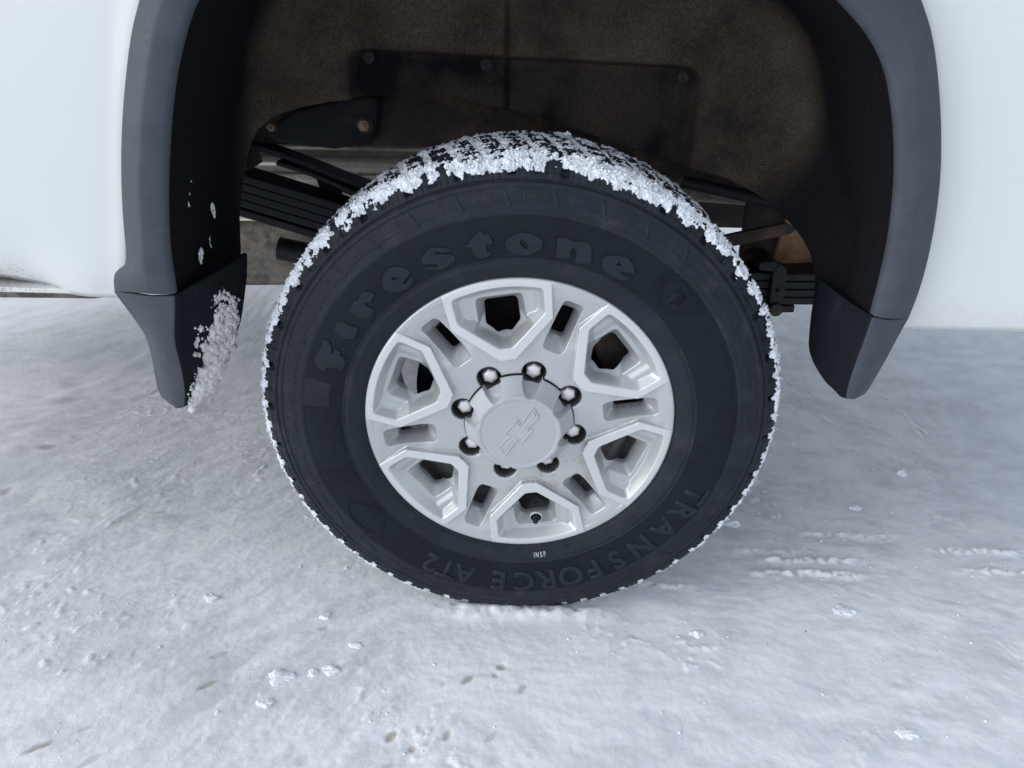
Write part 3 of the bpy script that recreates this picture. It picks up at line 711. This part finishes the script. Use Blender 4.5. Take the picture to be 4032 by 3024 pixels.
# tread
yy = (TY-.125)*1000
trd = JJ >= iS
trd = trd & (JJ < iT)
zig = 5.5*np.sign(np.sin(deg*np.pi/180*NB))*0+5.0*(2*np.abs(((deg/360*NB) % 1)-.5)-.5)
g = np.zeros_like(TR)
for c0 in (-66, -24, 20, 64):
    g = np.maximum(g, 1-sst(3.2, 4.6, np.abs(yy-c0-zig)))
lat1 = (deg/360*NB+.35+(yy+95)/160*.9) % 1.0
gl = 1-np.minimum(sst(.0, .06, lat1), 1-sst(.72, .78, lat1))
outer = (np.abs(yy) > 66)
latO = 1-blk
g = np.maximum(g, np.where(outer, latO, gl*.9))
sipe = np.exp(-((((lat1*3) % 1)-.5)/.07)**2)*.25
H -= np.where(trd, .0095*np.clip(g+sipe, 0, 1), 0)
X0 = TR+TN[JJ, 0]*H; Y0 = TY+TN[JJ, 1]*H
X_t = X0*np.sin(TA); Z_t = X0*np.cos(TA)
# contact patch: flattened, slight sidewall bulge above it
lowz = -.4005
bul = sst(-.25, -.39, Z_t)*(1-sst(.25, .45, np.abs(X_t)))
Y0 = Y0-.006*bul*np.exp(-((TR-.35)/.05)**2)
Z_t = np.where(Z_t < lowz, lowz+(Z_t-lowz)*.08, Z_t)
co_ = np.stack([X_t, Y0, Z_t], -1).reshape(-1, 3)
tyme = mesh_np('tyre', co_, grid_quads(nt_, nsec, wrap=True).reshape(-1, 4)); tyre = obj('tyre', tyme, [RUBB, BANDM], wheel)
jr = TP[:-1, 0]; bandj = (jr > .279) & (jr < .3415) & (np.arange(nsec-1) < iS)
dgq = np.degrees(ta)[:, None]; band_ = np.broadcast_to(bandj[None, :], (nt_, nsec-1)).copy()
band_ &= ~((dgq > 276) & (dgq < 284) & (jr[None, :]+.0*dgq > .30+.006*(284-dgq)*0))
tyme.polygons.foreach_set('material_index', band_.astype(np.int32).ravel())

# raised lettering, bent round the sidewall
def surf(a_deg, r, h):
    y = yside(r)-h; x = r*math.sin(R(a_deg)); z = r*math.cos(R(a_deg))
    y -= .006*float(sst(-.25, -.39, z)*(1-sst(.25, .45, abs(x))))*math.exp(-((r-.35)/.05)**2)
    z = max(z, -.4005)
    return (x, float(y), z)
def letter_from(bm, tomap, m, name, h=.0010, cuts=2):
    bmesh.ops.triangulate(bm, faces=bm.faces)
    for _ in range(cuts):
        long_ = [e for e in bm.edges if e.calc_length() > .0045]
        if long_: bmesh.ops.subdivide_edges(bm, edges=long_, cuts=1)
        bmesh.ops.triangulate(bm, faces=[f for f in bm.faces if len(f.verts) > 3])
    be = [e for e in bm.edges if e.is_boundary]
    bv = set(v_ for e in be for v_ in e.verts)
    ret = bmesh.ops.extrude_edge_only(bm, edges=be)
    low = set(v_ for v_ in ret['geom'] if isinstance(v_, bmesh.types.BMVert))
    for v_ in bm.verts:
        a, r_ = tomap(v_.co.x, v_.co.y); v_.co = Vector(surf(a, r_, -.0006 if v_ in low else h))
    bmesh.ops.recalc_face_normals(bm, faces=bm.faces)
    return bm_obj(name, bm, m, wheel, False)
GL = {
'f': [[(-63.1,332),(-63.0,322),(-64.3,315),(-66.0,313),(-65.9,310),(-64.4,309),(-64.6,300),(-65.6,300),(-65.9,292),(-67.5,287),(-70.3,289),(-70.1,298),(-70.9,313),(-72.3,312),(-72.0,322),(-70.7,330),(-68.9,332),(-66.9,330),(-64.8,328)]],
'i': [[(-55.8,319),(-57.3,324),(-59.6,321),(-60.1,313),(-59.8,297),(-58.6,290),(-54.9,294),(-55.8,305)]],
'r': [[(-45.6,323),(-43.4,309),(-46.3,303),(-47.7,310),(-48.2,305),(-47.2,293),(-49.9,288),(-51.3,293),(-51.9,303),(-52.4,318),(-48.7,323),(-48.3,318)]],
'e': [[(-35.9,323),(-34.1,320),(-32.3,311),(-31.8,302),(-35.4,295),(-35.4,291),(-32.0,296),(-32.6,289),(-35.1,284),(-38.0,287),(-40.2,295),(-40.8,304),(-40.1,313),(-38.1,320)],[(-36.8,312),(-35.3,304),(-36.8,304),(-37.3,307)]],
's': [[(-23.8,321),(-19.2,310),(-20.0,305),(-23.3,313),(-23.8,310),(-19.1,300),(-18.9,294),(-19.8,290),(-23.5,284),(-28.0,295),(-27.7,299),(-24.7,292),(-24.0,295),(-27.8,304),(-27.6,311)]],
't': [[(-10.5,324),(-9.9,318),(-8.8,318),(-8.1,307),(-8.4,303),(-10.0,305),(-10.1,294),(-9.0,291),(-9.4,287),(-11.5,284),(-13.2,286),(-13.8,293),(-14.0,304),(-15.8,308),(-15.6,309),(-14.2,309),(-14.1,313)]],
'o': [[(-.1,318),(2.5,315),(4.5,309),(5.0,302),(4.3,293),(2.3,286),(.1,284),(-2.6,287),(-4.5,294),(-5.1,302),(-3.9,311),(-1.9,316)],[(-.7,309),(.8,303),(1.3,298),(.8,293),(-.4,298),(-1.1,304)]],
'n': [[(8.3,314),(11.0,317),(12.5,313),(15.4,319),(17.0,316),(17.8,310),(18.2,301),(19.0,295),(18.8,290),(15.2,284),(14.5,287),(14.6,294),(14.0,305),(13.0,305),(12.5,301),(13.0,289),(9.1,286),(8.8,295),(8.8,305)]],
'E': [[(22.3,310),(24.5,317),(27.3,320),(29.3,315),(31.2,306),(26.9,297),(29.1,295),(30.5,298),(30.5,293),(28.7,287),(25.9,286),(23.1,289),(21.7,297),(21.4,305)],[(25.5,310),(26.9,306),(25.3,302)]]}
KA = R(1)*.305
for k, lps in GL.items():
    polys = []
    for lp_ in lps:
        p = [(a*KA, r_/1000) for a, r_ in lp_]; n = len(p); o2 = []
        for i in range(n):
            a, b = p[i], p[(i+1) % n]; o2 += [(a[0]*.82+b[0]*.18, a[1]*.82+b[1]*.18), (a[0]*.18+b[0]*.82, a[1]*.18+b[1]*.82)]
        polys.append(o2)
    flat = [q_ for p in polys for q_ in p]
    bm = bmesh.new(); vs_ = [bm.verts.new((x, y, 0)) for x, y in flat]
    for t in tessellate_polygon([[Vector((x, y, 0)) for x, y in p] for p in polys]):
        try: bm.faces.new([vs_[i] for i in t])
        except ValueError: pass
    letter_from(bm, lambda x, y: (x/KA, y), LETT, 'letter')
def text_bm(ch, bold):
    cu = bpy.data.curves.new('t', 'FONT'); cu.body = ch; cu.size = 1.0; cu.offset = bold; cu.resolution_u = 3
    cu.dimensions = '2D'; cu.fill_mode = 'BOTH'; cu.align_x = 'CENTER'
    to = bpy.data.objects.new('t', cu); C.objects.link(to); bpy.context.view_layer.update()
    me_ = to.evaluated_get(bpy.context.evaluated_depsgraph_get()).to_mesh()
    bm = bmesh.new(); bm.from_mesh(me_); to.evaluated_get(bpy.context.evaluated_depsgraph_get()).to_mesh_clear()
    bpy.data.objects.remove(to); bpy.data.curves.remove(cu)
    bmesh.ops.remove_doubles(bm, verts=bm.verts, dist=1e-4)
    return bm
TXT = [('T',112),('R',118.8),('A',127),('N',137),('S',146),('F',154),('O',161.8),('R',169.4),('C',177),('E',185.2),('A',196.5),('T',202.3),('2',208)]
for ch, a0 in TXT:
    bm = text_bm(ch, .03)
    for v_ in bm.verts: v_.co.x *= .056; v_.co.y = .299+v_.co.y*.0565
    letter_from(bm, lambda x, y, a0=a0: (a0+math.degrees(x/.32), y), LETT, 'letter', .0009, 1)
for ch, a0 in (('1',166.0),('V',164.4),('N',162.6),('1',171.4),('8',172.8),('1',174.0),('7',175.2),('2',176.6),('1',177.8)):
    bm = text_bm(ch, .01)
    for v_ in bm.verts: v_.co.x *= .0085; v_.co.y = .2545+v_.co.y*.0085
    letter_from(bm, lambda x, y, a0=a0: (a0-3.+math.degrees(x/.25), y), LETT, 'letter', .0014, 0)
for ch, a0 in (('I',173.0),('N',171.8),('S',170.3),('P',169.0)):
    bm = text_bm(ch, .015)
    for v_ in bm.verts: v_.co.x *= -.0080; v_.co.y = .2685-v_.co.y*.0125
    letter_from(bm, lambda x, y, a0=a0: (a0+math.degrees(x/.26), y), INSPM, 'letter', .0016, 0)
# shield outline with its letter
sh = [(44.8,345),(39.0,338),(36.5,325),(38.5,305),(44.0,279),(49.5,305),(52.8,325),(50.5,338)]
def ring_poly(pts, wd, name):
    p = [(a*KA, r_/1000) for a, r_ in pts]+[(pts[0][0]*KA, pts[0][1]/1000)]
    p = resample(p, 60, 2); c = p.mean(0); inn = c+(p-c)*(1-wd)
    bm = bmesh.new(); a_v = [bm.verts.new((*x, 0)) for x in p[:-1]]; b_v = [bm.verts.new((*x, 0)) for x in inn[:-1]]
    for i in range(59): bm.faces.new((a_v[i], a_v[(i+1) % 59], b_v[(i+1) % 59], b_v[i]))
    letter_from(bm, lambda x, y: (x/KA, y), BANDM, name, .0002, 0)
ring_poly(sh, .06, 'shield_outline'); ring_poly([(44.7+(a-44.7)*.8, 315+(r_-315)*.8) for a, r_ in sh], .05, 'shield_outline')
ring_poly([(234.5+(a-44.7), 312+(r_-315)*.9) for a, r_ in sh], .06, 'shield_outline')
bm = text_bm('F', .05)
for v_ in bm.verts: v_.co.x *= .036; v_.co.y = .300+v_.co.y*.036
letter_from(bm, lambda x, y: (44.5+math.degrees(x/.31), y), BANDM, 'letter', .0003, 0)

# ------------------------------------------------------------------ snow on the tyre: top-level stuff
# profile over which snow can lie: from the flank round the shoulder across the tread
jj0 = int(np.argmin(np.abs(TP[:, 0]-.384))); jj1 = iT-2
sj = np.concatenate([np.arange(jj0, iS, .46), np.arange(iS, jj1, 1.25)])
spx = np.interp(sj, np.arange(nsec), TP[:, 0]); spy = np.interp(sj, np.arange(nsec), TP[:, 1])
nx = np.interp(sj, np.arange(nsec), TN[:, 0]); ny = np.interp(sj, np.arange(nsec), TN[:, 1])
na_ = 2100; sa = np.linspace(0, 2*np.pi, na_, endpoint=False)
SA, SJ = np.meshgrid(sa, np.arange(len(sj)), indexing='ij')
PR = spx[SJ]; PY = spy[SJ]
sdg = (np.degrees(SA)+180) % 360-180                         # -180..180, 0 = top
px_, py_, pz_ = PR*np.sin(SA), PY, PR*np.cos(SA)
arc = SA*.415
topness = .5+.5*np.cos(SA)
thick = (1-sst(12, 100, np.abs(sdg)))                          # heavy crust above, thin below
n1 = fbm(px_*26, py_*26, pz_*26, 4); n2 = fbm(px_*80, py_*80, pz_*80, 4); n3 = fbm(px_*230, py_*230, pz_*230, 3)
# crust band at the shoulder (PY about .012-.045)
low = .0150-.0050*thick; high = .0215+.011*thick*(.6+n1)
band = sst(low-.0045, low+.0035, PY+.006*n1+.004*n2)*(1-sst(high, high+.010, PY+.010*n1))
bil = .5-2.2*np.abs(perlin(px_*75, py_*75, pz_*75)); bil2 = .5-2.2*np.abs(perlin(px_*170+9, py_*170, pz_*170))
tb = band*((.0025+.0014*thick)*(1+.7*n1+.6*n2)+(.0022+.0016*thick)*bil+.0020*bil2+.0014*n3)-.0010-(1-band)*.004
gap = sst(.22, .45, fbm(arc*14, arc*0+3, arc*0+7.7, 2))
tb = tb-.0022*gap*(1-thick)-.0045*thick*sst(.10, .5, fbm(arc*9+3, PY*30, arc*0+2.2, 3))
# streaky film and clods over the tread
st1 = fbm(px_*24+11, py_*150, pz_*24, 4); st2 = fbm(px_*85, py_*290+5, pz_*85, 3)
trd_ = sst(.030, .045, PY)
ts = trd_*((.0048*(st1*1.6-.45+.20*thick)+.0056*st2+.0022*bil2+.0016*n3-.0012))-(1-trd_)*.004
hgt = np.maximum(tb, ts)+.0002
hgt = np.maximum(hgt, -.004)
SXR = PR+nx[SJ]*hgt; SYY = PY+ny[SJ]*hgt
SX = SXR*np.sin(SA); SZ = SXR*np.cos(SA)
SZ = np.where(SZ < -.402, -.402, SZ)
def ico_cloud(Pc, rad, rs, flat_=(1, 1, 1)):
    t = (1+5**.5)/2
    ico = np.array([(-1,t,0),(1,t,0),(-1,-t,0),(1,-t,0),(0,-1,t),(0,1,t),(0,-1,-t),(0,1,-t),(t,0,-1),(t,0,1),(-t,0,-1),(-t,0,1)])/math.hypot(1, t)
    tri = np.array([(0,11,5),(0,5,1),(0,1,7),(0,7,10),(0,10,11),(1,5,9),(5,11,4),(11,10,2),(10,7,6),(7,1,8),(3,9,4),(3,4,2),(3,2,6),(3,6,8),(3,8,9),(4,9,5),(2,4,11),(6,2,10),(8,6,7),(9,8,1)])
    n = len(Pc); V = ico[None]*(1+.30*rs.normal(size=(n, 12, 1)))*rad[:, None, None]*np.array(flat_)+Pc[:, None]
    return V.reshape(-1, 3), (tri[None]+(np.arange(n)*12)[:, None, None]).reshape(-1, 3)
q = grid_quads(na_, len(sj), wrap=True).reshape(-1, 4)
hv = hgt.ravel(); keepq = hv[q].max(1) > -.0016
c_ = np.stack([SX, SYY, SZ+HZ], -1).reshape(-1, 3); ids, inv = np.unique(q[keepq], return_inverse=True)
rs = np.random.RandomState(12); cand = np.nonzero((band.ravel() > .45) & (tb.ravel() > .0005))[0]; pk = rs.choice(cand, 5200)
Pc = c_[pk]+rs.normal(size=(5200, 3))*.0011; gv, gf = ico_cloud(Pc, .0006+.0022*rs.rand(5200)**2.4*(.4+.6*thick.ravel()[pk]), rs)
base_q = inv.reshape(-1, 4); tri_ = np.concatenate([base_q[:, [0, 1, 2]], base_q[:, [0, 2, 3]], gf+len(ids)])
c_all = np.concatenate([c_[ids], gv])
tag(obj('snow', mesh_np('snow', c_all, tri_, 3), SNOWT), 'white snow crust packed over the tread and shoulder of the tyre', 'snow', kind='stuff')

# ------------------------------------------------------------------ loose snow
def clod(bm, loc, r, seed, sub_=2, sq=(1,1,1), amp=.35, fr=1.3):
    ret = bmesh.ops.create_icosphere(bm, subdivisions=sub_, radius=1.0)
    vs_ = ret['verts']; P_ = np.array([v_.co for v_ in vs_])
    d = 1+amp*fbm(P_[:, 0]*fr+seed, P_[:, 1]*fr, P_[:, 2]*fr+seed*1.7, 3)*1.6
    for v_, k, p in zip(vs_, d, P_): v_.co = Vector((loc[0]+p[0]*k*r*sq[0], loc[1]+p[1]*k*r*sq[1], loc[2]+p[2]*k*r*sq[2]))
# slush sticking to the left mud flap: points on its wheel-side face
Ofl = resample([(-.485,-.05,.629),(-.488,-.05,.61),(-.500,-.05,.56),(-.498,-.05,.525),(-.499,-.05,.485),(-.504,-.05,.458),(-.510,-.047,.446),(-.520,-.04,.4435)], 70, 2)
Wfl = resample([(-.432,.098,.644),(-.437,.098,.61),(-.450,.096,.56),(-.460,.088,.520),(-.478,.05,.487),(-.492,.01,.462),(-.505,-.02,.448),(-.518,-.035,.443)], 70, 2)
def fpt(s_, t): k = s_*69; i = int(min(68, k)); f_ = k-i; a = Ofl[i]*(1-f_)+Ofl[i+1]*f_; b = Wfl[i]*(1-f_)+Wfl[i+1]*f_; return a+(b-a)*t
def unit_ico(sub_):
    b = bmesh.new(); bmesh.ops.create_icosphere(b, subdivisions=sub_, radius=1.0); b.verts.ensure_lookup_table()
    V = np.array([v_.co for v_ in b.verts]); F = np.array([[v_.index for v_ in f.verts] for f in b.faces]); b.free(); return V, F
IV, IF = unit_ico(2)
def slush(name, cells, label, m=SNOWD):
    rs = np.random.RandomState(len(cells)*7+int(cells[0][0]*97)); Pc = []; Rc = []
    for (s0, s1, t0, t1, r0, r1, n) in cells:
        for i in range(n):
            q_ = rs.rand(); s_ = s0+(s1-s0)*q_; tm = t0+(t1-t0)*q_
            t = tm+rs.normal()*.055; p = fpt(min(s_, .97), min(max(t, .03), .99)); r_ = (r0+(r1-r0)*q_)*(.25+.80*rs.rand()**1.3)
            Pc.append((p[0]+.003+r_*.5, p[1]+rs.normal()*.002, p[2]+rs.normal()*.004)); Rc.append(r_)
    Pc = np.array(Pc); Rc = np.array(Rc); n = len(Pc); sd_ = rs.rand(n, 1)*50
    d = 1+1.3*fbm(IV[None, :, 0]*2.2+sd_, IV[None, :, 1]*2.2+0*sd_, IV[None, :, 2]*2.2+sd_*1.7, 3)
    V = IV[None]*(d*Rc[:, None])[..., None]*np.array([.9, 1, 1.15])+Pc[:, None]
    F = IF[None]+(np.arange(n)*len(IV))[:, None, None]
    return tag(obj(name, mesh_np(name, V.reshape(-1, 3), F.reshape(-1, 3), 3), m), label, 'snow clump', 'snow clumps stuck to the mud flap')
slush('snow_clump', [(.14,.62,.58,.60,.0025,.0075,260), (.22,.66,.76,.80,.0035,.009,260), (.50,.78,.55,.62,.009,.012,260), (.60,.84,.70,.80,.009,.010,230), (.74,.93,.50,.45,.009,.006,200)], 'large dirty grey mass of slush hanging on the wheel side of the left mud flap')
slush('snow_clump', [(.30,.52,.33,.36,.0035,.0045,34)], 'small narrow patch of slush high on the left mud flap, nearest its outer corner')
slush('snow_clump', [(.68,.90,.22,.18,.0025,.0035,26)], 'thin streak of slush low on the left mud flap beside its outer edge')
# streaks on the liner above
def streak(pts, n, r_, label):
    bm = bmesh.new(); rs = np.random.RandomState(int(n*13+r_*1e5)); P_ = resample(pts, n, 1)
    for p in P_: clod(bm, p+rs.normal(size=3)*.0012, r_*(.5+rs.rand()), rs.rand()*50, 1, (.5, 1, 1.6), .5)
    tag(bm_obj('snow_streak', bm, SNOWT, None, True), label, 'snow streak', 'snow streaks on the wheel arch liner')
streak([(-.474,.055,.790),(-.478,.044,.765),(-.480,.035,.735)], 16, .0022, 'long thin snow streak half way up the front of the arch liner')
streak([(-.481,.05,.665),(-.483,.045,.650)], 9, .003, 'short snow streak low on the arch liner, above the mud flap and nearer the moulding')
streak([(-.481,.115,.715),(-.482,.118,.700)], 9, .003, 'short fat snow blob on the arch liner, nearest the wheel above the mud flap')

streak([(-.462,.075,.855),(-.465,.066,.835)], 8, .0016, 'faint short snow streak highest on the front of the arch liner')
streak([(-.484,.095,.668),(-.485,.092,.655)], 6, .0018, 'tiny snow speck low on the arch liner between the two larger blobs')
# snow lumps on the ground one can tell apart
LUMPS = [(-.306,-.148,.012,(1.1,.8,.5),'largest shell-shaped snow lump in the left foreground'),
 (-.335,-.155,.009,(1,1,.5),'small snow lump just left of the shell-shaped lump'),
 (-.385,-.165,.016,(1.3,.9,.35),'broad crumbly snow lump left of the shell-shaped lump'),
 (-.345,-.03,.009,(1.2,.9,.6),'oval snow lump in front of the tyre, lower left of it'),
 (-.275,-.095,.008,(1.4,.8,.5),'flat snow flake lump between tyre and shell-shaped lump'),
 (-.395,-.215,.010,(1.2,.8,.4),'snow lump in the foreground below the broad crumbly one'),
 (-.465,-.235,.004,(1,1,.7),'tiny snow pellet in the lower left foreground'),
 (.93,.47,.011,(1,.8,1.5),'upright snow lump near the right edge behind the rear mud flap'),
 (.76,.33,.010,(1.2,.9,.7),'rounded snow lump right of the rear mud flap'),
 (.47,.27,.014,(1.5,.8,.6),'ragged snow lump between the tyre and the rear mud flap'),
 (.62,.02,.014,(1.4,.9,.35),'flat snow lump on the lower right, in front of the tread prints'),
 (.33,-.045,.010,(1.1,.8,.6),'small knobbly snow lump below the right side of the tyre'),
 (.62,-.235,.012,(1.4,.7,.5),'long snow lump in the bottom right corner'),
 (-.57,.01,.011,(1.2,.9,.5),'knobbly snow lump in the left foreground, level with the tyre bottom')]
for i, (x, y, r_, sq, lb) in enumerate(LUMPS):
    bm = bmesh.new(); clod(bm, (0, 0, 0), r_, i*3.7+1, 4, (sq[0], sq[1], sq[2]*.75), .5, 1.1)
    if r_ > .009:
        for k in range(3): a = k*2.3+i; clod(bm, (math.cos(a)*r_*.8*sq[0], math.sin(a)*r_*.7*sq[1], 0), r_*.45, i+k*2.2, 3, (1.1,1,.5), .5, 1.3)
    o = tag(bm_obj('snow_lump', bm, SNOWT, None, True), lb, 'snow lump', 'loose snow lumps on the ground'); o.location = (x, y, gh(x, y)+r_*sq[2]*.02)
# uncountable crumbs and grit
def scatter(name, n, rlo, rhi, m, label, cat, seed, dens=None, flat_=.6):
    rs = np.random.RandomState(seed); t = (1+5**.5)/2
    ico = np.array([(-1,t,0),(1,t,0),(-1,-t,0),(1,-t,0),(0,-1,t),(0,1,t),(0,-1,-t),(0,1,-t),(t,0,-1),(t,0,1),(-t,0,-1),(-t,0,1)])/math.hypot(1, t)
    tri = np.array([(0,11,5),(0,5,1),(0,1,7),(0,7,10),(0,10,11),(1,5,9),(5,11,4),(11,10,2),(10,7,6),(7,1,8),(3,9,4),(3,4,2),(3,2,6),(3,6,8),(3,8,9),(4,9,5),(2,4,11),(6,2,10),(8,6,7),(9,8,1)])
    X = rs.uniform(-1.25, 1.3, n*3); Y = rs.uniform(-.35, 1.1, n*3)
    d = fbm(X*3.5, Y*3.5, X*0+8, 3) if dens is None else dens(X, Y)
    k = (d+rs.normal(size=n*3)*.12) > .08; k &= ~((np.abs(X) < .3) & (Y > -.02) & (Y < .27)); X = X[k][:n]; Y = Y[k][:n]; n = len(X)
    rad = rlo+(rhi-rlo)*rs.rand(n)**3
    ii = np.clip(np.searchsorted(gx, X), 0, len(gx)-1); jj = np.clip(np.searchsorted(gy, Y), 0, len(gy)-1); Zg = GZ[ii, jj]
    V = ico[None]*(1+.35*rs.normal(size=(n, 12, 1)))*rad[:, None, None]*np.array([1.1, 1, flat_]); V = V+np.stack([X, Y, Zg+rad*.25], 1)[:, None]
    F = tri[None]+(np.arange(n)*12)[:, None, None]
    tag(obj(name, mesh_np(name, V.reshape(-1, 3), F.reshape(-1, 3), 3), m), label, cat, kind='stuff')
def crumb_density(X, Y):
    d = .7*fbm(X*3.5, Y*3.5, X*0+8, 3)-.06
    d = d+.40*np.exp(-((X-.56-.10*np.sin(Y*9))/.07)**2)*(Y > .06)*(Y < .55)+.18*(X > .40)*(Y > .05)
    for (x0, x1), y, a in RID: d = d+.9*np.exp(-((Y-y)/.012)**2)*(X > x0)*(X < x1)
    return d
scatter('snow_crumbs', 1500, .0006, .0028, SNOWT, 'fine white snow crumbs scattered over the packed snow', 'snow', 5, crumb_density)
scatter('grit', 90, .0005, .0016, GRIT, 'tiny dark specks of grit scattered on the snow', 'grit', 9, lambda X, Y: X*0+.2)
